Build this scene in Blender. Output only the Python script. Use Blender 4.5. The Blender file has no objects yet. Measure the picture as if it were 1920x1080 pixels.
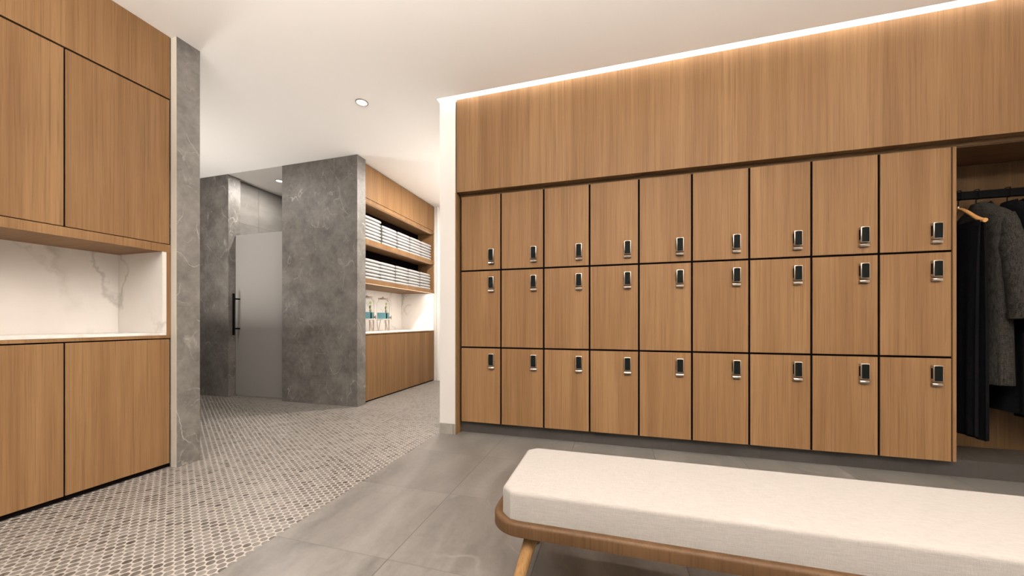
import bpy, bmesh, math, random
from mathutils import Vector, Matrix
random.seed(7)
PI = math.pi
S = bpy.context.scene
COL = S.collection

# ------------------------------------------------------------------ camera, world, exposure
cam_d = bpy.data.cameras.new('camera')
cam = bpy.data.objects.new('camera', cam_d); COL.objects.link(cam)
cam_d.sensor_width = 36.0
cam_d.lens = 36.0 * 672.1 / 1920.0
cam_d.shift_y = 62.8 / 1920.0
cam_d.clip_start = 0.02
cam.location = (0, 0, 1.0)
cam.rotation_euler = (PI / 2, 0, math.radians(15.98))
S.camera = cam
S.view_settings.view_transform = 'Standard'
S.view_settings.look = 'None'
S.view_settings.exposure = 0.17
S.view_settings.gamma = 1.0
S.view_settings.use_curve_mapping = False
S.cycles.max_bounces = 10
S.cycles.diffuse_bounces = 7
S.cycles.glossy_bounces = 4
S.cycles.transmission_bounces = 8
S.cycles.sample_clamp_indirect = 6.0
S.cycles.use_denoising = True
WARM = (1.0, 0.925, 0.85)
UPR = (PI, 0, 0)
world = bpy.data.worlds.new('world'); S.world = world
world.use_nodes = True
bg = world.node_tree.nodes['Background']
bg.inputs['Color'].default_value = (*WARM, 1)
bg.inputs['Strength'].default_value = 0.08

def area(name, loc, sx, sy, power, rot=(0, 0, 0), col=WARM, disk=False, spread=None):
    d = bpy.data.lights.new(name, 'AREA')
    d.shape = 'DISK' if disk else 'RECTANGLE'
    d.size = sx
    if not disk: d.size_y = sy
    d.energy = power; d.color = col
    if spread: d.spread = spread
    o = bpy.data.objects.new(name, d); COL.objects.link(o)
    o.location = loc; o.rotation_euler = rot
    return o

# ------------------------------------------------------------------ node helper
class NT:
    def __init__(s, name):
        s.m = bpy.data.materials.new(name); s.m.use_nodes = True
        s.t = s.m.node_tree; s.p = s.t.nodes['Principled BSDF']
    def n(s, typ, **kw):
        x = s.t.nodes.new(typ)
        for k, v in kw.items(): setattr(x, k, v)
        return x
    def put(s, sock, v):
        if hasattr(v, 'is_output') or isinstance(v, bpy.types.NodeSocket): s.t.links.new(v, sock)
        elif v is not None: sock.default_value = v
    def M(s, op, a, b=None, c=None, clamp=False):
        x = s.n('ShaderNodeMath', operation=op, use_clamp=clamp)
        s.put(x.inputs[0], a)
        if b is not None: s.put(x.inputs[1], b)
        if c is not None: s.put(x.inputs[2], c)
        return x.outputs[0]
    def mixc(s, f, a, b, mode='MIX'):
        x = s.n('ShaderNodeMix', data_type='RGBA', blend_type=mode)
        s.put(x.inputs['Factor'], f)
        s.put(x.inputs[6], (*a, 1) if isinstance(a, tuple) else a)
        s.put(x.inputs[7], (*b, 1) if isinstance(b, tuple) else b)
        return x.outputs[2]
    def obj(s, rnd=True):
        tc = s.n('ShaderNodeTexCoord'); v = tc.outputs['Object']
        if rnd:
            oi = s.n('ShaderNodeObjectInfo'); k = s.M('MULTIPLY', oi.outputs['Random'], 37.0)
            a = s.n('ShaderNodeVectorMath', operation='ADD'); s.put(a.inputs[0], v); s.put(a.inputs[1], k); v = a.outputs[0]
        return v
    def world(s):
        return s.n('ShaderNodeNewGeometry').outputs['Position']
    def mapv(s, v, scale=(1, 1, 1), rot=(0, 0, 0), loc=(0, 0, 0)):
        x = s.n('ShaderNodeMapping'); s.put(x.inputs['Vector'], v)
        x.inputs['Scale'].default_value = scale; x.inputs['Rotation'].default_value = rot; x.inputs['Location'].default_value = loc
        return x.outputs[0]
    def noise(s, v, scale=1.0, detail=4.0, rough=0.55, dist=0.0, color=False):
        x = s.n('ShaderNodeTexNoise'); s.put(x.inputs['Vector'], v)
        x.inputs['Scale'].default_value = scale; x.inputs['Detail'].default_value = detail
        x.inputs['Roughness'].default_value = rough; x.inputs['Distortion'].default_value = dist
        return x.outputs['Color' if color else 'Fac']
    def rng(s, v, a, b, c=0.0, d=1.0, smooth=False):
        x = s.n('ShaderNodeMapRange', clamp=True)
        if smooth: x.interpolation_type = 'SMOOTHSTEP'
        s.put(x.inputs[0], v); x.inputs[1].default_value = a; x.inputs[2].default_value = b
        x.inputs[3].default_value = c; x.inputs[4].default_value = d
        return x.outputs[0]
    def sep(s, v):
        x = s.n('ShaderNodeSeparateXYZ'); s.put(x.inputs[0], v); return x.outputs
    def comb(s, x_, y_, z_=0.0):
        x = s.n('ShaderNodeCombineXYZ'); s.put(x.inputs[0], x_); s.put(x.inputs[1], y_); s.put(x.inputs[2], z_); return x.outputs[0]
    def white(s, v):
        x = s.n('ShaderNodeTexWhiteNoise', noise_dimensions='3D'); s.put(x.inputs['Vector'], v); return x.outputs['Value']
    def bump(s, h, strength=0.2, dist=0.002):
        x = s.n('ShaderNodeBump'); x.inputs['Strength'].default_value = strength; x.inputs['Distance'].default_value = dist
        s.put(x.inputs['Height'], h); s.put(s.p.inputs['Normal'], x.outputs[0])
    def out(s, col, rough=0.5, metal=0.0, spec=None):
        s.put(s.p.inputs['Base Color'], (*col, 1) if isinstance(col, tuple) else col)
        s.put(s.p.inputs['Roughness'], rough); s.p.inputs['Metallic'].default_value = metal
        if spec is not None: s.p.inputs['Specular IOR Level'].default_value = spec
        return s.m

def plain(name, col, rough=0.5, metal=0.0, spec=None):
    return NT(name).out(col, rough, metal, spec)

def wood(name, axis='z', tint=1.0, dark=(0.080, 0.038, 0.014), mid=(0.140, 0.074, 0.0305), lite=(0.205, 0.117, 0.053), rough=0.55, fine=1.0):
    q = NT(name); v = q.obj()
    def sc(a, b):
        return {'z': (a, a, b), 'x': (b, a, a), 'y': (a, b, a)}[axis]
    broad = q.noise(q.mapv(v, sc(7 * fine, .22)), 1, 3, .5)
    midn = q.noise(q.mapv(v, sc(31 * fine, .8)), 1, 6, .7)
    finen = q.noise(q.mapv(v, sc(230 * fine, 2.2)), 1, 4, .7)
    f = q.M('ADD', q.M('MULTIPLY', broad, .45), q.M('ADD', q.M('MULTIPLY', midn, .38), q.M('MULTIPLY', finen, .26)))
    f = q.rng(f, .43, .66)
    c = q.mixc(f, mid, lite)
    streak = q.rng(q.noise(q.mapv(v, sc(120 * fine, 1.5), loc=(3, 1, 7)), 1, 4, .7), .35, .49, 0.42, 0.0)
    c = q.mixc(streak, c, dark)
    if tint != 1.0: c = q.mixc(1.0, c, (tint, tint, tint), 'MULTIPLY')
    q.bump(finen, .12, .0006)
    return q.out(c, rough, spec=.16)

def veined(name, base, base2, vein, scale=1.0, rough=.3, vein_amt=.8, joint=None, seed=0.0, blotch=1.0, vw=1.0, warp=.2):
    """stone with thin sharp veins made from the zero crossings of warped noise"""
    q = NT(name); v = q.world()
    v = q.mapv(v, (scale,) * 3, loc=(seed, seed * .7, seed * 1.3))
    wv = q.noise(v, 2.2, 5, .6, color=True)
    a = q.n('ShaderNodeVectorMath', operation='MULTIPLY_ADD'); q.put(a.inputs[0], wv); a.inputs[1].default_value = (warp,) * 3; q.put(a.inputs[2], v)
    w = a.outputs[0]
    cl = q.noise(v, 3.0 * blotch, 8, .65); cl2 = q.noise(v, 14.0 * blotch, 5, .6)
    f = q.rng(q.M('ADD', q.M('MULTIPLY', cl, .7), q.M('MULTIPLY', cl2, .3)), .36, .64)
    c = q.mixc(f, base, base2)
    def band(vec, sc_, wd, rot):
        n_ = q.noise(q.mapv(vec, (1, 1, .55), rot=rot), sc_, 2, .45)
        d = q.M('ABSOLUTE', q.M('SUBTRACT', n_, .5))
        return q.rng(d, 0.0, wd, 1.0, 0.0)
    b1 = band(w, 1.1, .010 * vw, (.5, .4, .3)); b2 = band(w, 1.9, .008 * vw, (1.3, .9, 2.1))
    gate = q.rng(q.noise(v, 1.7, 3, .5), .46, .62)
    gate2 = q.rng(q.noise(q.mapv(v, loc=(9, 4, 2)), 2.3, 3, .5), .47, .62)
    ve = q.M('MAXIMUM', q.M('MULTIPLY', b1, gate), q.M('MULTIPLY', b2, gate2))
    if vw < 1:
        for rr, ss, kk in (((.2, 2.0, .7), 2.7, .6), ((2.2, .3, 1.1), 3.3, .5), ((1.0, 1.4, 2.9), 1.5, .8)):
            g3 = q.rng(q.noise(q.mapv(v, loc=(ss, rr[0] * 5, kk * 9)), 3.1, 4, .6), .50, .62, 0.0, kk)
            ve = q.M('MAXIMUM', ve, q.M('MULTIPLY', band(w, ss, .010 * vw, rr), g3))
    ve = q.M('MULTIPLY', ve, vein_amt)
    c = q.mixc(ve, c, vein)
    if joint:
        z = q.sep(q.world())[2]
        ff = q.M('ABSOLUTE', q.M('SUBTRACT', q.M('FRACT', q.M('DIVIDE', q.M('ADD', z, joint[0]), joint[1])), .5))
        jl = q.M('GREATER_THAN', ff, .5 - .0016 / joint[1])
        c = q.mixc(q.M('MULTIPLY', jl, .28), c, tuple(x * .45 for x in base))
    return q.out(c, rough, spec=.4)

def mosaic():
    q = NT('hex_mosaic'); X, Y, Z = q.sep(q.world())
    p, h = .0618, .0368
    u = q.M('DIVIDE', q.M('ADD', X, 1.672), p); v = q.M('DIVIDE', q.M('SUBTRACT', Y, 1.048), h)
    def lat(o):
        cu = q.M('ADD', q.M('ROUND', q.M('SUBTRACT', u, o)), o); cv = q.M('ADD', q.M('ROUND', q.M('SUBTRACT', v, o)), o)
        dx = q.M('MULTIPLY', q.M('SUBTRACT', u, cu), p); dy = q.M('MULTIPLY', q.M('SUBTRACT', v, cv), h)
        tot = None
        for ang in (30, 90, 150):
            pr = q.M('ADD', q.M('MULTIPLY', dx, math.cos(math.radians(ang)) / .0153), q.M('MULTIPLY', dy, math.sin(math.radians(ang)) / .0153))
            pw = q.M('POWER', q.M('ABSOLUTE', pr), 5.0)
            tot = pw if tot is None else q.M('ADD', tot, pw)
        return q.M('POWER', tot, .2), cu, cv
    m1, a1, b1 = lat(0.0); m2, a2, b2 = lat(0.5)
    sel = q.M('LESS_THAN', m1, m2)
    m = q.M('MINIMUM', m1, m2)
    cu = q.M('ADD', q.M('MULTIPLY', a1, sel), q.M('MULTIPLY', a2, q.M('SUBTRACT', 1.0, sel)))
    cv = q.M('ADD', q.M('MULTIPLY', b1, sel), q.M('MULTIPLY', b2, q.M('SUBTRACT', 1.0, sel)))
    r = q.white(q.comb(cu, cv, 3.0))
    r = q.M('POWER', r, 0.55)
    cloud = q.noise(q.world(), 1.3, 3, .5)
    r = q.M('MULTIPLY', r, q.rng(cloud, .35, .65, .75, 1.08))
    tile = q.mixc(r, (.032, .026, .021), (.140, .125, .110))
    st = q.noise(q.mapv(q.world(), (60, 160, 60)), 1, 3, .6)
    tile = q.mixc(q.rng(st, .35, .7, 0, .16), tile, (.12, .1, .085))
    mask = q.rng(m, .97, 1.05)
    c = q.mixc(mask, tile, (.255, .233, .210))
    q.bump(q.M('SUBTRACT', 1.0, mask), .25, .0015)
    return q.out(c, q.rng(mask, 0, 1, .42, .8), spec=.4)

def stone_tile(name, x0, y0, sx, sy, axes='xy', c1=(.076, .069, .062), c2=(.165, .151, .137), lw=.0024, gx=.75, gy=.35, rough=(.30, .46)):
    q = NT(name); X, Y, Z = q.sep(q.world()); A = {'x': X, 'y': Y, 'z': Z}
    a = q.M('DIVIDE', q.M('SUBTRACT', A[axes[0]], x0), sx); b = q.M('DIVIDE', q.M('SUBTRACT', A[axes[1]], y0), sy)
    ia = q.M('FLOOR', a); ib = q.M('FLOOR', b)
    def line(t, s_, k):
        f = q.M('FRACT', t); d = q.M('MINIMUM', f, q.M('SUBTRACT', 1.0, f))
        return q.M('MULTIPLY', q.rng(q.M('MULTIPLY', d, s_), lw * .6, lw * 1.3, 1.0, 0.0), k)
    ln = q.M('MAXIMUM', line(a, sx, gx), line(b, sy, gy))
    rnd = q.white(q.comb(ia, ib, 1.0)); rn2 = q.white(q.comb(ib, ia, 5.0))
    off = q.comb(q.M('MULTIPLY', rnd, 9.0), q.M('MULTIPLY', rn2, 9.0), q.M('MULTIPLY', rnd, 5.0))
    ad = q.n('ShaderNodeVectorMath', operation='ADD'); q.put(ad.inputs[0], q.world()); q.put(ad.inputs[1], off)
    v = ad.outputs[0]
    warp = q.noise(v, 1.6, 4, .55, color=True)
    a2 = q.n('ShaderNodeVectorMath', operation='MULTIPLY_ADD'); q.put(a2.inputs[0], warp); a2.inputs[1].default_value = (.35, .35, .35); q.put(a2.inputs[2], v)
    w = a2.outputs[0]
    st = q.noise(q.mapv(w, (5.5, 1.1, 5.5), rot=(0, 0, -.55)), 1.0, 7, .6)
    gr = q.noise(v, 30, 6, .7)
    f = q.rng(q.M('ADD', q.M('MULTIPLY', st, .8), q.M('MULTIPLY', gr, .2)), .34, .66)
    c = q.mixc(f, c1, c2)
    c = q.mixc(q.M('MULTIPLY', rnd, .22), c, tuple(x * .72 for x in c1))
    vn = q.M('ABSOLUTE', q.M('SUBTRACT', q.noise(q.mapv(w, (1, 1, 1), rot=(0, 0, .9)), 1.4, 2, .4), .5))
    vg = q.rng(q.noise(v, 2.6, 3, .5), .52, .66, 0, .55)
    c = q.mixc(q.M('MULTIPLY', q.rng(vn, 0, .008, 1, 0), vg), c, tuple(min(1, x * 1.45) for x in c2))
    c = q.mixc(ln, c, (.03, .025, .021))
    q.bump(q.M('SUBTRACT', gr, ln), .06, .001)
    return q.out(c, q.rng(st, .3, .7, rough[0], rough[1]), spec=.45)

def fabric(name, c1, c2, sc=900, bump=.35, long=1.0, rough=.95):
    q = NT(name); v = q.obj(False)
    a = q.noise(q.mapv(v, (sc * .06, sc, sc)), 1, 3, .6); b = q.noise(q.mapv(v, (sc, sc * .06, sc * .06)), 1, 3, .6)
    sl = q.noise(q.mapv(v, (22 * long, 160, 300)), 1, 4, .7)
    f = q.rng(q.M('ADD', q.M('MULTIPLY', q.M('ADD', a, b), .32), q.M('MULTIPLY', sl, .36)), .38, .60)
    c = q.mixc(f, c1, c2)
    q.bump(q.M('ADD', a, b), bump, .0012)
    q.p.inputs['Sheen Weight'].default_value = .15 if c2[0] > .2 else 0.0
    return q.out(c, rough, spec=.1 if c2[0] > .2 else .02)

def emis(name, col, strength):
    q = NT(name); q.p.inputs['Emission Color'].default_value = (*col, 1); q.p.inputs['Emission Strength'].default_value = strength
    return q.out((.8, .8, .8), .5)

def glass(name, col=(1, 1, 1), rough=0.0, ior=1.45, alpha=None):
    q = NT(name); q.p.inputs['Transmission Weight'].default_value = 1.0; q.p.inputs['IOR'].default_value = ior
    return q.out(col, rough)

MAT = dict(
    wood=wood('walnut_veneer'), woodx=wood('walnut_veneer_cross', 'x'), woody=wood('walnut_veneer_long', 'y'),
    wood_shaded=wood('walnut_veneer_shaded', 'z', .5), woodx_shaded=wood('walnut_soffit_shaded', 'x', .55),  # same veneer tinted darker, wardrobe and recess shade put into the colour
    wood_in=wood('walnut_bench', 'z', .62, (.030, .014, .006), (.078, .039, .0155), (.118, .063, .027), fine=1.3), leg=wood('oak_leg', 'z', .8, (.08, .035, .011), (.19, .095, .033), (.27, .155, .065), .4, 1.3),
    hangerw=wood('hanger_wood', 'y', 1.0, (.3, .13, .04), (.42, .21, .07), (.5, .28, .11), .35, 1.5),
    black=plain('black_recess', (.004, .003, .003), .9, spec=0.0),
    blackmetal=plain('black_metal', (.002, .002, .002), .6, 0, .05),
    paint=plain('cream_ceiling_paint', (.88, .865, .845), .9, spec=.1),
    wallp=plain('cream_wall_paint', (.66, .635, .605), .8, spec=.2),
    beige=plain('beige_edge_paint', (.60, .56, .49), .6),
    marble=veined('grey_marble', (.076, .069, .062), (.158, .146, .133), (.40, .375, .34), 1.7, .5, .6, (-.247, .858), 3.0, 1.0, .5),
    white=veined('white_marble', (.80, .77, .73), (.85, .82, .785), (.34, .32, .275), 1.05, .22, .5, None, 17.0, .5, 2.6, .5),
    tile=stone_tile('grey_stone_tile', -.917, 1.304, .6, .597),
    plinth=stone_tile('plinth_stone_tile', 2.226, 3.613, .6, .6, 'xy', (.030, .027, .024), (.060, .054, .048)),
    skirt=stone_tile('skirting_stone', -1.373, -.5, .6, 1.0, 'xz', (.19, .175, .155), (.28, .26, .235)),
    shower=stone_tile('shower_wall_tile', 4.017, 1.17, .6, 1.2, 'yz', (.125, .118, .108), (.175, .167, .155), .003, .55, .45),
    shceil=plain('shower_ceiling_grey', (.50, .48, .45), .7),
    mosaic=mosaic(),
    linen=fabric('linen_cushion', (.195, .177, .160), (.250, .229, .212)),
    towel=fabric('white_terry', (.27, .264, .262), (.35, .344, .342), 1400, .6),
    coat=fabric('charcoal_tweed', (.003, .0027, .0024), (.042, .038, .033), 420, .8),
    darkcoat=fabric('black_wool', (.002, .002, .002), (.007, .007, .008), 500, .3),
    chrome=plain('brushed_chrome', (.58, .51, .45), .33, 1.0),
    keypad=plain('black_keypad', (.005, .006, .005), .6, spec=.06),
    lens=emis('lamp_lens', (1.0, .93, .84), 3.0),
    ring=plain('lamp_ring', (.22, .20, .18), .5),
    led=emis('cove_led', (1.0, .93, .84), 24.0),
    ledsoft=emis('shelf_led', (1.0, .84, .66), .3),
    frost=None, clear=None,
)
q = NT('frosted_glass')
q.p.inputs['Transmission Weight'].default_value = .35; q.p.inputs['IOR'].default_value = 1.2
MAT['frost'] = q.out((.36, .345, .328), .45, spec=.25)
MAT['clear'] = glass('clear_glass', (.96, .98, .98), 0.0, 1.12)
MAT['water'] = glass('blue_water', (.22, .50, .62), 0.05, 1.2)
MAT['lemon'] = plain('lemon_slice', (.42, .46, .14), .5)

# ------------------------------------------------------------------ mesh helpers
class MB:
    def __init__(s): s.bm = bmesh.new()
    def box(s, x0, x1, y0, y1, z0, z1, bev=0.0, seg=1):
        r = bmesh.ops.create_cube(s.bm, size=1.0)
        vs = r['verts']
        for v in vs:
            v.co = Vector(((x0 + x1) / 2 + v.co.x * (x1 - x0), (y0 + y1) / 2 + v.co.y * (y1 - y0), (z0 + z1) / 2 + v.co.z * (z1 - z0)))
        if bev > 0:
            es = list({e for v in vs for e in v.link_edges})
            bmesh.ops.bevel(s.bm, geom=es, offset=bev, segments=seg, affect='EDGES', profile=.5)
        return s
    def tube(s, p0, p1, r0, r1=None, n=20, caps=True):
        r1 = r0 if r1 is None else r1
        p0, p1 = Vector(p0), Vector(p1); d = (p1 - p0); L = d.length
        r = bmesh.ops.create_cone(s.bm, cap_ends=caps, segments=n, radius1=r0, radius2=r1, depth=L)
        mt = Matrix.Translation((p0 + p1) / 2) @ d.to_track_quat('Z', 'Y').to_matrix().to_4x4()
        bmesh.ops.transform(s.bm, matrix=mt, verts=r['verts'])
        return s
    def loft(s, rings, closed=True, caps=True):
        R = [[s.bm.verts.new(p) for p in ring] for ring in rings]
        n = len(R[0])
        for a, b in zip(R, R[1:]):
            for i in range(n if closed else n - 1):
                j = (i + 1) % n
                s.bm.faces.new((a[i], a[j], b[j], b[i]))
        if caps and closed:
            s.bm.faces.new(list(reversed(R[0]))); s.bm.faces.new(R[-1])
        return s
    def sweep(s, pts, rad, n=10):
        pts = [Vector(p) for p in pts]; rings = []
        for i, p in enumerate(pts):
            t = (pts[min(i + 1, len(pts) - 1)] - pts[max(i - 1, 0)]).normalized()
            up = Vector((1, 0, 0)) if abs(t.x) < .9 else Vector((0, 0, 1))
            a = t.cross(up).normalized(); b = t.cross(a).normalized()
            r = rad[i] if isinstance(rad, (list, tuple)) else rad
            rx, ry = r if isinstance(r, tuple) else (r, r)
            rings.append([p + a * math.cos(2 * PI * k / n) * rx + b * math.sin(2 * PI * k / n) * ry for k in range(n)])
        return s.loft(rings)
    def obj(s, name, m, parent=None, smooth=False, ang=40):
        bmesh.ops.recalc_face_normals(s.bm, faces=s.bm.faces[:])
        me = bpy.data.meshes.new(name)
        if parent is not None:
            root = parent
            while root.parent: root = root.parent
            bmesh.ops.translate(s.bm, vec=-root.location, verts=s.bm.verts[:])
        if smooth:
            for f in s.bm.faces: f.smooth = True
            for e in s.bm.edges:
                if len(e.link_faces) == 2 and e.calc_face_angle(0) > math.radians(ang): e.smooth = False
        s.bm.to_mesh(me); s.bm.free()
        me.materials.append(m)
        o = bpy.data.objects.new(name, me); COL.objects.link(o)
        if parent is not None: o.parent = parent
        return o

def tag(o, label, cat, group=None):
    o['label'] = label; o['category'] = cat
    if group: o['group'] = group
    return o
def thing(name, label, cat, loc, group=None):
    o = bpy.data.objects.new(name, None); o.empty_display_size = .05
    COL.objects.link(o); o.location = loc
    return tag(o, label, cat, group)
def struct(o, label=None):
    o['kind'] = 'structure'
    if label: o['label'] = label
    return o
def dup(root, loc, label, group=None):
    r = root.copy(); COL.objects.link(r); r.location = loc; r['label'] = label
    if group: r['group'] = group
    for ch in list(root.children):
        c = ch.copy(); COL.objects.link(c); c.parent = r
        for g in list(ch.children):
            d = g.copy(); COL.objects.link(d); d.parent = c
    return r
def B(*a, **k): return MB().box(*a, **k)

CZ = 2.955            # ceiling height
YMIN = -1.4
XR = 3.4
# ------------------------------------------------------------------ setting
struct(B(-7, -1.515, YMIN, 5.49, -.1, 0).obj('floor_mosaic', MAT['mosaic']))
struct(B(-1.515, XR, YMIN, 3.5, -.1, 0).obj('floor_stone', MAT['tile']))
c = MB().box(-7, XR, YMIN, 2.847, CZ, CZ + .16).box(-7, -1.504, 2.847, 5.49, CZ, CZ + .16)
struct(c.obj('ceiling', MAT['paint']))
struct(MB().box(-1.504, XR, 2.847, 3.5, 3.10, 3.115).obj('ceiling_cove', MAT['paint']))
struct(B(-1.504, XR, 3.42, 3.5, 0, 3.10).obj('wall_back', MAT['wallp']))
struct(B(-1.354, XR, 2.935, 2.975, 2.958, 3.0995).obj('wall_cove', MAT['paint']))
struct(B(-1.504, -1.355, 2.906, 5.49, 0, CZ - .001).obj('wall_partition', MAT['wallp']))
struct(B(-1.504, -1.355, 2.906, 3.42, CZ, 3.10).obj('wall_cove_end', MAT['wallp']))
struct(B(-1.5045, -1.3545, 2.904, 2.906, 0, .094).obj('baseboard_front', MAT['skirt']))
struct(B(-7, -1.355, 5.49, 5.6, 0, CZ).obj('wall_corridor_end', MAT['wallp']))
struct(MB().box(-2.925, -2.905, 5.475, 5.49, 0, 2.93, .004).box(-2.885, -2.865, 5.465, 5.49, 0, 2.93, .004).obj('trim_1', MAT['wallp']))
struct(B(XR, XR + .1, YMIN, 3.5, 0, 3.115).obj('wall_right', MAT['wallp']))
struct(B(-1.355, -1.3445, 2.908, 3.012, 0, 2.139).obj('trim_2', MAT['wood']))
struct(B(-1.3445, -1.339, 2.98, 3.012, .0, 2.10).obj('trim_3', MAT['wood_shaded']))
struct(B(-1.3545, -1.3435, 2.925, 2.975, 2.1395, 2.95).obj('trim_5', MAT['black']))
# left stone partition beside the cabinets
struct(B(-7, -2.885, 1.7275, 1.872, 0, CZ - .001).obj('wall_left_stone', MAT['marble']))
struct(B(-2.938, -2.885, 1.7262, 1.7274, 0, CZ - .002).obj('trim_4', MAT['beige']))
struct(B(-3.52, -3.42, YMIN, 1.7275, 0, CZ).obj('wall_left', MAT['wallp']))
# shower
struct(B(-7, -4.921, 3.531, 3.689, 0, CZ - .001).obj('wall_shower_left', MAT['marble']))
struct(B(-4.013, -2.893, 3.531, 3.676, 0, CZ - .001).obj('wall_shower_right', MAT['marble']))
struct(B(-5.06, -5.0, 3.689, 5.49, 0, CZ - .006).obj('wall_shower_side', MAT['shower']))
struct(B(-3.64, -3.60, 3.676, 5.49, 0, CZ - .001).obj('wall_shower_inner', MAT['shower']))
struct(B(-5.0, -3.64, 3.533, 5.489, CZ - .005, CZ - .0005).obj('ceiling_shower', MAT['shceil']))

# stone plinth under lockers and wardrobe
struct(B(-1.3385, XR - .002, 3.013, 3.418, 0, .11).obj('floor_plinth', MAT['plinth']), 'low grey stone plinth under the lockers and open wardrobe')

# upper walnut panel
b = thing('wall_panel', 'long walnut panel above the lockers, grazed by the cove light', 'wall panel', (1.0, 2.94, 2.14))
B(-1.343, XR - .002, 2.91, 2.975, 2.14, 2.957).obj('panel', MAT['wood'], b)
B(-1.3385, XR - .002, 2.976, 3.0, 2.114, 2.139).obj('lower_rail', MAT['woodx_shaded'], b)

# ------------------------------------------------------------------ lockers
LX0, CW = -1.3225, .376
ROWS = [('top', 1.448, 2.108), ('middle', .771, 1.448), ('bottom', .110, .771)]
LOCKZ = [1.5785, 1.3375, .668]
ords = ['first', 'second', 'third', 'fourth', 'fifth', 'sixth', 'seventh', 'eighth', 'ninth']
def lock_mb(cx, cz, y):
    """keypad lock on the door face at y (towards -Y)"""
    w, h, t = .025, .052, .024
    fr = MB()
    fr.box(cx - w, cx + w, y - t, y, cz - h, cz + h, .004, 2)
    key = MB()
    # slightly bowed black face
    rows_ = []
    for i in range(9):
        u = i / 8; x = cx - .0205 + .041 * u
        bow = .0035 * (1 - (2 * u - 1) ** 2)
        top = cz + .0465 + .002 * (1 - (2 * u - 1) ** 2)
        rows_.append([(x, y - t - .0004 - bow, cz - .0475), (x, y - t - .0006 - bow, top), (x, y - t + .004, top), (x, y - t + .004, cz - .0475)])
    key.loft(rows_)
    knob = MB().box(cx - w - .0015, cx - w + .001, y - .018, y - .006, cz - .034, cz + .034, .0007)
    # arched finger pull below
    pull = MB(); R = []
    z1 = cz - h - .0185; hz = .0080
    for i in range(13):
        u = i / 12; x = cx - .026 + .052 * u
        d = .020 + .005 * math.cos((2 * u - 1) * PI) * .6
        R.append([(x, y - d, z1 - hz), (x, y - d - .002, z1 + hz * .2), (x, y - d + .002, z1 + hz), (x, y, z1 + hz), (x, y, z1 - hz)])
    pull.loft(R)
    return fr, key, knob, pull
YD = 2.955
for r, (rn, z0, z1) in enumerate(ROWS):
    proto = None
    for cidx in range(9):
        x0 = LX0 + CW * cidx
        left = cidx; right = 8 - cidx
        if cidx < 5: where = ords[cidx] + ' column from the white pillar'
        elif cidx == 8: where = 'last column beside the open wardrobe'
        else: where = ords[right] + ' column from the open wardrobe'
        lab = 'walnut locker, ' + rn + ' row, ' + where
        loc = (x0 + CW / 2, 3.2, z0)
        if proto is None:
            t = thing('locker', lab, 'locker', loc, 'walnut lockers with keypad locks')
            B(x0 + .0005, x0 + CW - .0005, 2.9625, 3.415, z0 + .0008, z1 - .0005).obj('body', MAT['black'], t)
            g = .007
            gl = g if cidx == 0 else g
            d = B(x0 + g, x0 + CW - g, YD, 2.962, z0 + (0.0 if r == 2 else g), z1 - (0.0 if r == 0 else g), .0012).obj('door', MAT['wood'], t)
            fr, key, knob, pull = lock_mb(x0 + CW - .085, LOCKZ[r], YD)
            fr.obj('lock_case', MAT['chrome'], d, True); key.obj('keypad', MAT['keypad'], d, True)
            knob.obj('lock_bolt', MAT['blackmetal'], d, True); pull.obj('finger_pull', MAT['chrome'], d, True)
            proto = t
        else:
            dup(proto, loc, lab)
xe = LX0 + 9 * CW
# ------------------------------------------------------------------ open wardrobe
w = thing('open_wardrobe', 'open walnut wardrobe with black hanging rail at the end of the lockers', 'wardrobe', (2.7, 3.2, .11))
B(xe + .001, xe + .018, YD, 3.345, .105 + .006, 2.108).obj('side_panel', MAT['wood'], w)
B(xe + .019, XR - .004, 3.345, 3.36, .1105, 2.106).obj('back_panel', MAT['wood_shaded'], w)
B(xe + .019, XR - .004, 2.978, 3.344, 2.107, 2.111).obj('top_panel', MAT['woodx_shaded'], w)
B(XR - .03, XR - .005, 2.96, 3.344, .1105, 2.106).obj('side_panel', MAT['wood_shaded'], w)
B(xe + .019, XR - .031, 3.143, 3.167, 1.817, 1.871, .004).obj('hanging_rail', MAT['blackmetal'], w)

def hanger(name, label, X, group='wooden coat hangers on the rail', half=.185, bar=True, tipz=1.635):
    yc = 3.155
    t = thing(name, label, 'hanger', (X, yc, 1.76), group)
    m = MB(); pts = []; rad = []
    for i in range(21):
        u = -1 + i / 10
        a = abs(u)
        z = 1.757 - (1.757 - tipz) * (.35 * a + .65 * (1 - math.cos(PI * a)) / 2)
        pts.append((X, yc + u * half, z)); rad.append((.0085 + .0045 * a, .0085 + .0045 * a))
    m.sweep(pts, rad, 12).obj('shoulder_bar', MAT['hangerw'], t, True, 60)
    if bar: MB().tube((X, yc - half * .93, tipz + .000), (X, yc + half * .93, tipz + .000), .0055).obj('trouser_bar', MAT['hangerw'], t, True)
    hk = [(X, yc, 1.765), (X, yc, 1.80), (X, yc, 1.812)]
    hk += [(X, yc - .026, 1.815), (X, yc - .0245, 1.86), (X, yc - .018, 1.8765), (X, yc, 1.8795), (X, yc + .019, 1.8765), (X, yc + .0245, 1.855)]
    MB().sweep(hk, .0028, 8).obj('hook', MAT['blackmetal'], t, True)
    MB().tube((X, yc, 1.757), (X, yc, 1.774), .006, .004).obj('ferrule', MAT['chrome'], t, True)
    return t

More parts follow.
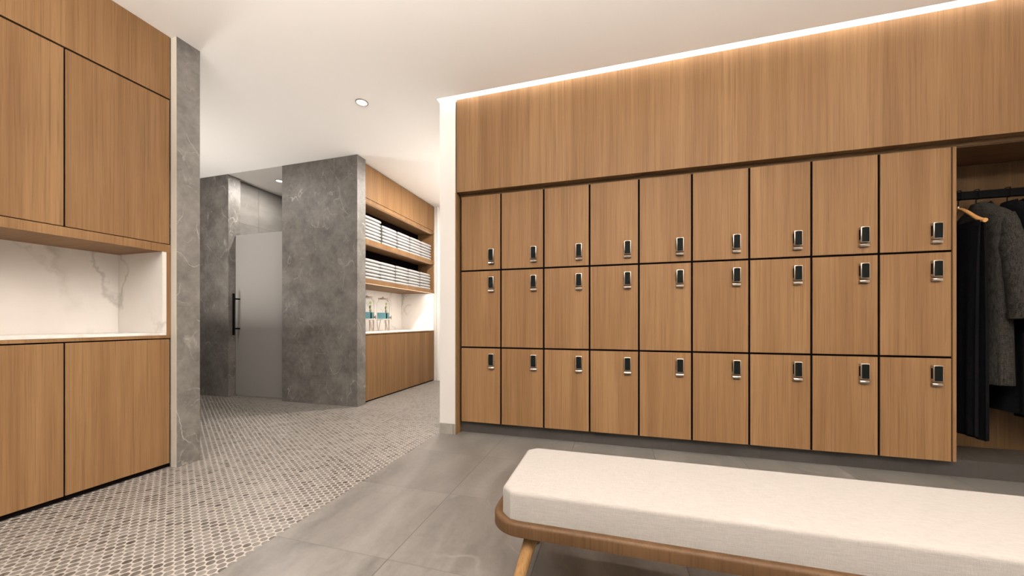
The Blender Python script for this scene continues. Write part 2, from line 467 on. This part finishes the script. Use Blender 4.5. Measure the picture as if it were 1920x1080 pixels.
def coat(name, label, X, mat, zs=1.685, zhem=.60, half=.178, thick=.052, sleeve=True, seed=1, cat='coat', group=None):
    """long coat hanging in the YZ plane at X"""
    rn = random.Random(seed); yc = 3.155
    t = thing(name, label, cat, (X, yc, zs), group)
    m = MB(); rings = []; n = 44
    levels = [(1.775, .045, .022), (1.765, .062, .034), (1.745, .085, .042), (1.72, .125, .046), (zs + .005, .165, .05), (zs - .03, .178, .055)]
    z = zs - .10
    while z > zhem:
        u = (zs - z) / (zs - zhem)
        levels.append((z, half * (.95 + .06 * u), thick * (1 + .25 * u))); z -= .07
    levels.append((zhem, half * 1.0, thick * 1.28)); levels.append((zhem - .002, half * .93, thick * 1.0))
    ph = rn.random() * 6
    for k, (zz, hy, hx) in enumerate(levels):
        ring = []; u = max(0, (zs - zz) / (zs - zhem))
        for i in range(n):
            a = 2 * PI * i / n; cx_, sy_ = math.cos(a), math.sin(a)
            e = .7
            px = hx * math.copysign(abs(cx_) ** e, cx_); py = hy * math.copysign(abs(sy_) ** e, sy_)
            rp = 1 + u * .16 * math.sin(a * 7 + ph + zz * 2) + .05 * u * math.sin(a * 13 + ph * 2)
            ring.append((X + px * rp, yc + py * (1 + .02 * math.sin(a * 5 + ph)), zz))
        rings.append(ring)
    m.loft(rings).obj('coat_body', mat, t, True, 70)
    for sgn in (-1, 1):
        if not sleeve: break
        pts = []; rad = []
        for i in range(13):
            u = i / 12
            pts.append((X + .012 + .03 * u, yc + sgn * (.150 + .035 * math.sin(u * PI * .5) + (.045 if sgn < 0 else 0.0) * u * .9), zs - .012 - u * .655))
            r = .034 + .030 * min(1, u * 3) + .010 * u + .003 * math.sin(i * 2.1)
            rad.append((r if sgn < 0 else r * .6, r * .85))
        if sgn > 0: pts = [(p[0], min(p[1], 3.29), p[2]) for p in pts]
        sl = MB().sweep(pts, rad, 22).obj('sleeve', mat, t, True, 70)
        if sgn < 0:
            e = Vector(pts[-1]); p2 = Vector(pts[-2])
            MB().sweep([p2 + (e - p2) * .2, e + Vector((0, 0, .002))], [(rad[-1][0] + .005, rad[-1][1] + .005)] * 2, 22).obj('cuff', mat, sl, True, 70)
    # collar and lapels
    cm = MB(); R = []
    for i in range(17):
        a = PI * (.15 + 1.7 * i / 16)
        cy_, cx_ = -math.cos(a), math.sin(a)
        R.append([(X + .030 * cx_, yc + .058 * cy_, 1.742), (X + .026 * cx_, yc + .050 * cy_, 1.787), (X + .033 * cx_, yc + .060 * cy_, 1.787), (X + .046 * cx_, yc + .085 * cy_, 1.735)])
    cm.loft(R).obj('collar', mat, t, True, 70)
    return t

hanger('coat_hanger', 'wooden hanger with a bare shoulder end next to the locker side', 2.229)
hanger('coat_hanger', 'hanger inside the charcoal tweed coat, only its hook showing', 2.321, half=.115, bar=False, tipz=1.69)
hanger('coat_hanger', 'hanger inside the plain black coat at the right edge', 2.475, half=.115, bar=False, tipz=1.69)
coat('long_coat', 'long charcoal tweed coat with a turned cuff, hanging on the rail', 2.345, MAT['coat'], thick=.045)
coat('long_coat', 'plain black coat hanging just behind the charcoal tweed coat', 2.50, MAT['darkcoat'], zs=1.70, zhem=.42, seed=5)
hanger('coat_hanger', 'hanger inside the added black coat farthest right on the rail', 2.67, half=.115, bar=False, tipz=1.69)
coat('long_coat', 'added plain black coat farthest right on the rail, cut by the photo edge', 2.68, MAT['darkcoat'], zs=1.70, zhem=.36, seed=9)  # extra black coat hung to darken the wardrobe interior
# black trousers folded over the first hanger's bar, lengthened to darken the wardrobe
t = thing('folded_trousers', 'black trousers folded over the bar of the bare wooden hanger', 'trousers', (2.229, 3.155, 1.64))
R = []
prof = []
for i in range(7):
    a = PI * i / 6; prof.append((.013 * math.cos(a), 1.6415 + .010 * math.sin(a)))
outer = [(.034, .25), (.032, .9), (.024, 1.4), (.016, 1.60)] + prof + [(-.016, 1.60), (-.026, 1.4), (-.034, .9), (-.036, .27)]
inner = [(x * .45, z - (.0 if z > 1.6 else 0)) for x, z in reversed(outer)]
inner = [(x * .5, z - .006) for x, z in reversed(outer)]
for i in range(25):
    y = 3.155 - .165 + .33 * i / 24
    wv = .004 * math.sin(i * 1.3)
    R.append([(2.229 + x + wv * (1.66 - z), y, z) for x, z in outer + inner])
MB().loft(R).obj('trouser_leg', MAT['darkcoat'], t, True, 60)

# ------------------------------------------------------------------ left built-in cabinets (front at X = -2.94)
XF = -2.94
CY = [(1.2325, 1.7255), (.7425, 1.2305), (.2525, .7405)]
wh = ['beside the stone pillar', 'cut by the left photo edge', 'third from the stone pillar']
G1, G2 = 'walnut base cabinets under the marble niche', 'walnut wall cabinets over the marble niche'
for i, (y0, y1) in enumerate(CY):
    t = thing('base_cabinet', 'walnut base cabinet under the marble niche, ' + wh[i], 'cabinet', (-3.2, (y0 + y1) / 2, .03), G1)
    B(-3.415, -2.9475, y0, y1, .004, .878).obj('body', MAT['black'], t)
    B(-2.947, XF, y0 + .002, y1 - (.006 if i == 0 else .003), .029, .879, .001).obj('door', MAT['wood'], t)
    t = thing('wall_cabinet', 'tall walnut wall cabinet over the marble niche, ' + wh[i], 'cabinet', (-3.2, (y0 + y1) / 2, 1.53), G2)
    B(-3.415, -2.9475, y0, y1, 1.529, 2.524).obj('body', MAT['black'], t)
    B(-2.947, XF, y0 + .002, y1 - (.006 if i == 0 else .003), 1.530, 2.518, .001).obj('door', MAT['wood'], t)
t = thing('countertop', 'white marble counter with walnut edge in the left niche', 'countertop', (-3.2, 1.0, .9))
B(-3.40, XF, .2525, 1.7025, .9065, .923, .001).obj('marble_slab', MAT['white'], t)
B(-3.415, XF, .2525, 1.7255, .887, .906).obj('wooden_edge', MAT['wood'], t)
t = thing('backsplash', 'white veined marble lining at the back and end of the left niche', 'backsplash', (-3.3, 1.0, .923))
B(-3.415, -3.39, .2525, 1.679, .9235, 1.4725).obj('back_slab', MAT['white'], t)
B(-3.39, XF - .0005, 1.6795, 1.7025, .9235, 1.4725).obj('end_slab', MAT['white'], t)
t = thing('niche_surround', 'walnut soffit and end strip framing the left marble niche', 'cabinet trim', (-3.2, 1.0, 1.473))
B(-3.415, XF - .004, .2525, 1.7255, 1.473, 1.5255).obj('soffit', MAT['woodx'], t)
B(XF - .0038, XF, .2525, 1.7255, 1.473, 1.5255).obj('front_edge', MAT['wood'], t)
B(-3.415, XF, 1.7035, 1.7255, .9065, 1.4725).obj('end_strip', MAT['wood'], t)
t = tag(B(-3.415, XF, .2525, 1.7225, 2.529, CZ - .001).obj('bulkhead_panel', MAT['wood']), 'walnut panel between the tall left cabinet doors and the ceiling', 'wall panel')
struct(B(-3.415, XF, YMIN, .25, 0, CZ - .001).obj('wall_left_front', MAT['wallp']))

# ------------------------------------------------------------------ towel unit (front at X = -2.945)
XT = -2.945
DY = [3.69, 4.148, 4.579, 5.03, 5.483]
nm = ['nearest the stone pillar', 'second from the stone pillar', 'third from the stone pillar', 'farthest, next to the corridor end wall']
for i in range(4):
    y0, y1 = DY[i], DY[i + 1]
    t = thing('base_cabinet', 'walnut base cabinet under the towel shelves, ' + nm[i], 'cabinet', (-3.2, (y0 + y1) / 2, .02), 'walnut base cabinets under the towel shelves')
    B(-3.56, XT - .0075, y0, y1 - .001, .004, .830).obj('body', MAT['black'], t)
    B(XT - .007, XT, y0 + .0015, y1 - .002, .018, .828, .001).obj('door', MAT['wood'], t)
t = thing('countertop', 'white marble counter with walnut edge under the towel shelves', 'countertop', (-3.2, 4.6, .85))
B(-3.56, XT - .002, 3.69, 5.483, .8505, .862).obj('marble_slab', MAT['white'], t)
B(-3.56, XT + .002, 3.69, 5.483, .836, .850).obj('wooden_edge', MAT['wood'], t)
t = thing('backsplash', 'white marble lining of the lit niche under the towel shelves', 'backsplash', (-3.5, 4.6, .862))
B(-3.58, -3.555, 3.69, 5.455, .8625, 1.474).obj('back_slab', MAT['white'], t)
B(-3.555, XT - .002, 5.4555, 5.483, .8625, 1.474).obj('end_slab', MAT['white'], t)
t = thing('towel_shelving', 'open walnut shelving holding folded towels beside the stone pillar', 'shelving', (-3.2, 4.6, 1.475))
for z0, z1 in ((1.475, 1.53), (1.965, 2.025), (2.475, 2.522)):
    s_ = B(-3.56, XT - .004, 3.69, 5.483, z0, z1).obj('shelf', MAT['woody'], t)
    B(XT - .0038, XT, 3.69, 5.483, z0, z1).obj('front_edge', MAT['wood'], s_)
for z0, z1 in ((1.5305, 1.9645), (2.0255, 2.4745)):
    B(-3.24, XT - .002, 5.462, 5.483, z0, z1).obj('side_panel', MAT['wood'], t)
    B(-3.56, -3.241, 3.69, 5.483, z0, z1).obj('back_panel', MAT['black'], t)  # black block stands in for the darkness behind the towels
tag(B(-3.56, XT, 3.69, 5.483, 2.529, CZ - .011).obj('bulkhead_panel', MAT['wood']), 'walnut panel between the towel shelves and the ceiling', 'wall panel')

for z_, w_ in ((1.475, 1.5), (1.965, .55), (2.475, .55)):
    area('shelf_strip_lamp', (XT - .03, 4.58, z_ - .016), .012, 1.72, w_, UPR)
for z_, w_ in ((1.470, 4.2), (1.960, .3), (2.470, .3)):
    area('shelf_lamp', (XT - .09, 4.58, z_), .02, 1.7, w_)
# towels
def towel_proto(label, loc):
    L, D, H = .325, .235, .0440
    m = MB(); R = []
    n = 16
    for i in range(15):
        u = -1 + 2 * i / 14
        y = u * L / 2
        e = (1 - abs(u) ** 6) ** .5 if abs(u) < 1 else 0
        hh = H * (.80 + .20 * (1 - abs(u) ** 5)); dd = D / 2 * (.965 + .035 * e)
        ring = []
        for k in range(28):
            a = 2 * PI * k / 28; ca, sa = math.cos(a), math.sin(a)
            ex = .28 if abs(u) < .99 else .4
            px = dd * math.copysign(abs(ca) ** ex, ca); pz = hh / 2 * math.copysign(abs(sa) ** .55, sa)
            ring.append((px, y, H / 2 * .96 + pz))
        R.append(ring)
    m.loft(R)
    bmesh.ops.translate(m.bm, vec=Vector(loc), verts=m.bm.verts[:])
    t = thing('folded_towel', label, 'towel', loc, None)
    m.obj('towel_body', MAT['towel'], t, True, 60)
    # inner fold line
    return t
snm = ['stack by the stone pillar', 'second stack from the pillar', 'middle stack', 'second stack from the far end', 'stack at the far end']
proto = None
pos_words = {7: ['lowest', 'second lowest', 'third lowest', 'middle', 'third highest', 'second highest', 'topmost'],
             6: ['lowest', 'second lowest', 'third lowest', 'third highest', 'second highest', 'topmost']}
for sh, (zb, ys) in enumerate(((2.0252, (3.945, 4.30, 4.645, 4.970, 5.295)), (1.5302, (3.93, 4.265, 4.60, 4.930, 5.265)))):
    shn = ('upper', 'lower')[sh]
    for k, yy in enumerate(ys):
        n = 7 if (sh == 0 and k == 0) else 6
        for j in range(n):
            lab = 'white towel, %s in %s, %s shelf' % (pos_words[n][j], snm[k], shn)
            loc = (-3.102 + random.uniform(-.004, .004), yy + random.uniform(-.004, .004), zb + j * .0449)
            grp = 'folded white towels on the %s shelf' % shn
            if proto is None:
                proto = towel_proto(lab, loc); proto['group'] = grp; t = proto
            else:
                t = dup(proto, loc, lab, grp)
            t.scale = (1, (.325 if k == 0 else (.335 if k == 1 else .318)) / .325, 1.0)

# drink dispensers
def dispenser(label, x, y, z):
    t = thing('drink_dispenser', label, 'drink dispenser', (x, y, z), 'glass drink dispensers on the towel counter')
    def ringz(r, zz, n=28): return [(x + r * math.cos(2 * PI * k / n), y + r * math.sin(2 * PI * k / n), zz) for k in range(n)]
    zb = z + .165
    pr = [(.060, zb), (.085, zb + .003), (.088, zb + .02), (.088, zb + .22), (.080, zb + .25), (.064, zb + .272), (.062, zb + .285)]
    pin = [(r - .004, zz) for r, zz in reversed(pr[1:])]
    pin[-1] = (.082, zb + .010)
    m = MB(); m.loft([ringz(r, zz) for r, zz in pr + pin] , caps=True)
    jar = m.obj('glass_jar', MAT['clear'], t, True, 50)
    MB().loft([ringz(.0815, zb + .0115), ringz(.0825, zb + .09), ringz(.0825, zb + .098)]).obj('blue_drink', MAT['water'], jar, True, 50)
    f = MB()
    for dy, zz in ((.01, .225), ):
        f.tube((x + .05, y + dy - .01, zb + zz), (x + .056, y + dy - .01, zb + zz), .018)
    S_pts = [(x + .055, y + .022 * math.cos(a) - .01, zb + .165 + .030 * math.sin(a) * .9 - .0) for a in [PI * .1 + k * PI * .13 for k in range(11)]]
    S_pts += [(x + .055, y - .01 + .024 * math.cos(a), zb + .115 + .024 * math.sin(a)) for a in [PI * .9 - k * PI * .15 for k in range(11)]]
    f.sweep(S_pts, .0042, 8)
    f.obj('lemon_peel', MAT['lemon'], jar, True)
    MB().tube((x, y + .058, zb + .015), (x, y + .058, zb + .19), .006).obj('infuser_rod', MAT['blackmetal'], jar, True)
    l = MB().loft([ringz(.070, zb + .2855), ringz(.074, zb + .302), ringz(.064, zb + .308), ringz(.012, zb + .312)]).obj('lid', MAT['chrome'], t, True, 30)
    MB().tube((x, y, zb + .311), (x, y, zb + .328), .009, .012).obj('lid_knob', MAT['chrome'], l, True)
    tp = MB().tube((x + .086, y + .02, zb + .03), (x + .125, y + .02, zb + .03), .010).tube((x + .118, y + .02, zb + .032), (x + .118, y + .02, zb + .005), .008)
    tp.tube((x + .118, y + .02, zb + .035), (x + .118, y + .02, zb + .060), .005, .007).obj('tap', MAT['chrome'], t, True)
    st = MB()
    for rr, zz in ((.088, z + .160), (.088, z + .008)):
        pts = [(x + rr * math.cos(a), y + rr * math.sin(a), zz) for a in [2 * PI * k / 32 for k in range(33)]]
        st.sweep(pts, .004, 8)
    for k in range(8):
        a = 2 * PI * k / 8 + .2; a2 = a + (.35 if k % 2 else -.35)
        st.sweep([(x + .088 * math.cos(a), y + .088 * math.sin(a), z + .160), (x + .092 * math.cos((a + a2) / 2), y + .092 * math.sin((a + a2) / 2), z + .085), (x + .088 * math.cos(a2), y + .088 * math.sin(a2), z + .006)], .003, 8)
    st.obj('wire_stand', MAT['chrome'], t, True)
    for k in range(2):
        a = (-.5, .45)[k]
        MB().tube((x + .080 * math.cos(a), y + .080 * math.sin(a), z + .001), (x + .080 * math.cos(a), y + .080 * math.sin(a), z + .158), .008, .011).obj('leg', MAT['chrome'], t, True)
    return t
dispenser('glass drink dispenser with blue drink, on counter, half hidden by the stone pillar', -3.20, 4.10, .862)
dispenser('glass drink dispenser with blue drink, on counter, fully in view', -3.20, 4.445, .862)

# ------------------------------------------------------------------ shower door
t = thing('shower_door', 'frosted glass shower door with black pull handle between stone walls', 'door', (-4.5, 3.627, .012))
B(-4.915, -4.02, 3.622, 3.632, .012, 2.16, .001).obj('glass_pane', MAT['frost'], t)
h = MB().tube((-4.84, 3.540, .82), (-4.84, 3.540, 1.37), .0135, n=24).tube((-4.84, 3.54, 1.30), (-4.84, 3.6215, 1.30), .009).tube((-4.84, 3.54, .905), (-4.84, 3.6215, .905), .009)
h.obj('handle', MAT['blackmetal'], t, True)
h = MB().tube((-4.84, 3.705, .82), (-4.84, 3.705, 1.37), .0135, n=24).tube((-4.84, 3.705, 1.30), (-4.84, 3.6325, 1.30), .009).tube((-4.84, 3.705, .905), (-4.84, 3.6325, .905), .009)
h.obj('handle', MAT['blackmetal'], t, True)
for zz in (.35, 1.85):
    B(-4.075, -4.0135, 3.615, 3.639, zz - .045, zz + .045, .003).obj('hinge', MAT['blackmetal'], t)

# ------------------------------------------------------------------ bench
bn = thing('bench', 'upholstered bench with cream linen cushion on a walnut base', 'bench', (.75, 1.33, 0))
BX1 = 2.30
m = MB().box(-.363, BX1 - .04, 1.122, 1.54, .345, .45)
vert = [e for e in m.bm.edges if abs(e.verts[0].co.z - e.verts[1].co.z) > .05]
bmesh.ops.bevel(m.bm, geom=vert, offset=.036, segments=1, affect='EDGES', profile=.5)
top = [e for e in m.bm.edges if e.verts[0].co.z > .44 and e.verts[1].co.z > .44 and len(e.link_faces) == 2 and e.calc_face_angle(0) > .5]
bmesh.ops.bevel(m.bm, geom=top, offset=.016, segments=4, affect='EDGES', profile=.5)
m.obj('cushion', MAT['linen'], bn, True, 35)
def rrect(x0, x1, y0, y1, r, z, n=12, ins=0):
    pts = []
    for cx_, cy_, a0 in ((x1 - r, y1 - r, 0), (x0 + r, y1 - r, PI / 2), (x0 + r, y0 + r, PI), (x1 - r, y0 + r, 1.5 * PI)):
        for k in range(n + 1):
            a = a0 + PI / 2 * k / n
            pts.append((cx_ + (r - ins) * math.cos(a), cy_ + (r - ins) * math.sin(a), z))
    return pts
X0, X1, Y0, Y1 = -.402, BX1, 1.093, 1.57
rings = [rrect(X0, X1, Y0, Y1, .11, .3145, ins=.006), rrect(X0, X1, Y0, Y1, .11, .318), rrect(X0, X1, Y0, Y1, .11, .349, ins=0), rrect(X0, X1, Y0, Y1, .11, .356, ins=.003), rrect(X0, X1, Y0, Y1, .11, .359, ins=.010),
         rrect(X0, X1, Y0, Y1, .11, .357, ins=.024), rrect(X0, X1, Y0, Y1, .11, .350, ins=.040)]
MB().loft(rings).obj('frame', MAT['wood_in'], bn, True, 50)
for sx in (-1, 1):
    for sy in (-1, 1):
        cx_ = (-.257 if sx < 0 else BX1 - .13); cy_ = (1.157 if sy < 0 else 1.505)
        MB().tube((cx_ + sx * .085, cy_ + sy * (.115 if sy < 0 else .088), 0.0), (cx_, cy_, .314), .0155, .0225, 24).obj('leg', MAT['leg'], bn, True)
mx = (.36, 1.0)
MB().box(.34, .40, 1.13, 1.54, .296, .314, .003).obj('cross_rail', MAT['wood_in'], bn)

# ------------------------------------------------------------------ lamps
def downlight(label, x, y, z, power, vis=True):
    t = thing('downlight', label, 'ceiling light', (x, y, z), 'round recessed ceiling lights')
    n = 32
    def rg(r, zz): return [(x + r * math.cos(2 * PI * k / n), y + r * math.sin(2 * PI * k / n), zz) for k in range(n)]
    MB().loft([rg(.046, z - .0002), rg(.0535, z - .0002), rg(.0535, z - .006), rg(.046, z - .008), rg(.046, z - .0002)], caps=False).obj('trim_ring', MAT['ring'], t, True, 30)
    MB().loft([rg(.0455, z - .0005), rg(.0455, z - .003)]).obj('lens', MAT['lens'], t)
    area('downward_lamp', (x, y, z - .012), .09, .09, power, disk=True)
downlight('round recessed downlight in the cream ceiling left of the white pillar', -2.167, 2.703, CZ, 13)
downlight('small downlight in the grey shower ceiling by the stone wall', -4.464, 3.89, CZ - .005, 30)
for x, y, w_ in ((-1.95, 4.3, 84), (-4.5, 2.6, 20), (-2.0, .9, 3), (-.6, 1.8, 11), (.7, 1.8, 12), (2.0, 1.8, 11), (-.6, .4, 3), (.7, .4, 3), (2.0, .4, 3), (-2.0, -.8, 2)):
    area('downward_lamp', (x, y, CZ - .012), .16, .16, w_, disk=True)  # unseen ceiling lamps added for their light, without fixtures
tag(B(-1.500, XR - .01, 2.862, 2.897, 3.088, 3.094).obj('cove_light_strip', MAT['led']), 'warm strip light hidden in the ceiling slot over the walnut panel', 'strip light')

# unseen fill lamps added behind the camera and round corners, brightening the ceiling
area('ceiling_fill_lamp', (1.0, -1.0, 2.10), 6.0, .25, 820, UPR)
area('ceiling_fill_lamp', (0, -.2, 2.35), 2.2, .15, 160, UPR)
area('ceiling_fill_lamp', (-4.75, 2.45, .9), .5, .5, 33, UPR)
area('ceiling_fill_lamp', (-1.68, 4.75, 2.1), .25, .9, 1.5, UPR)
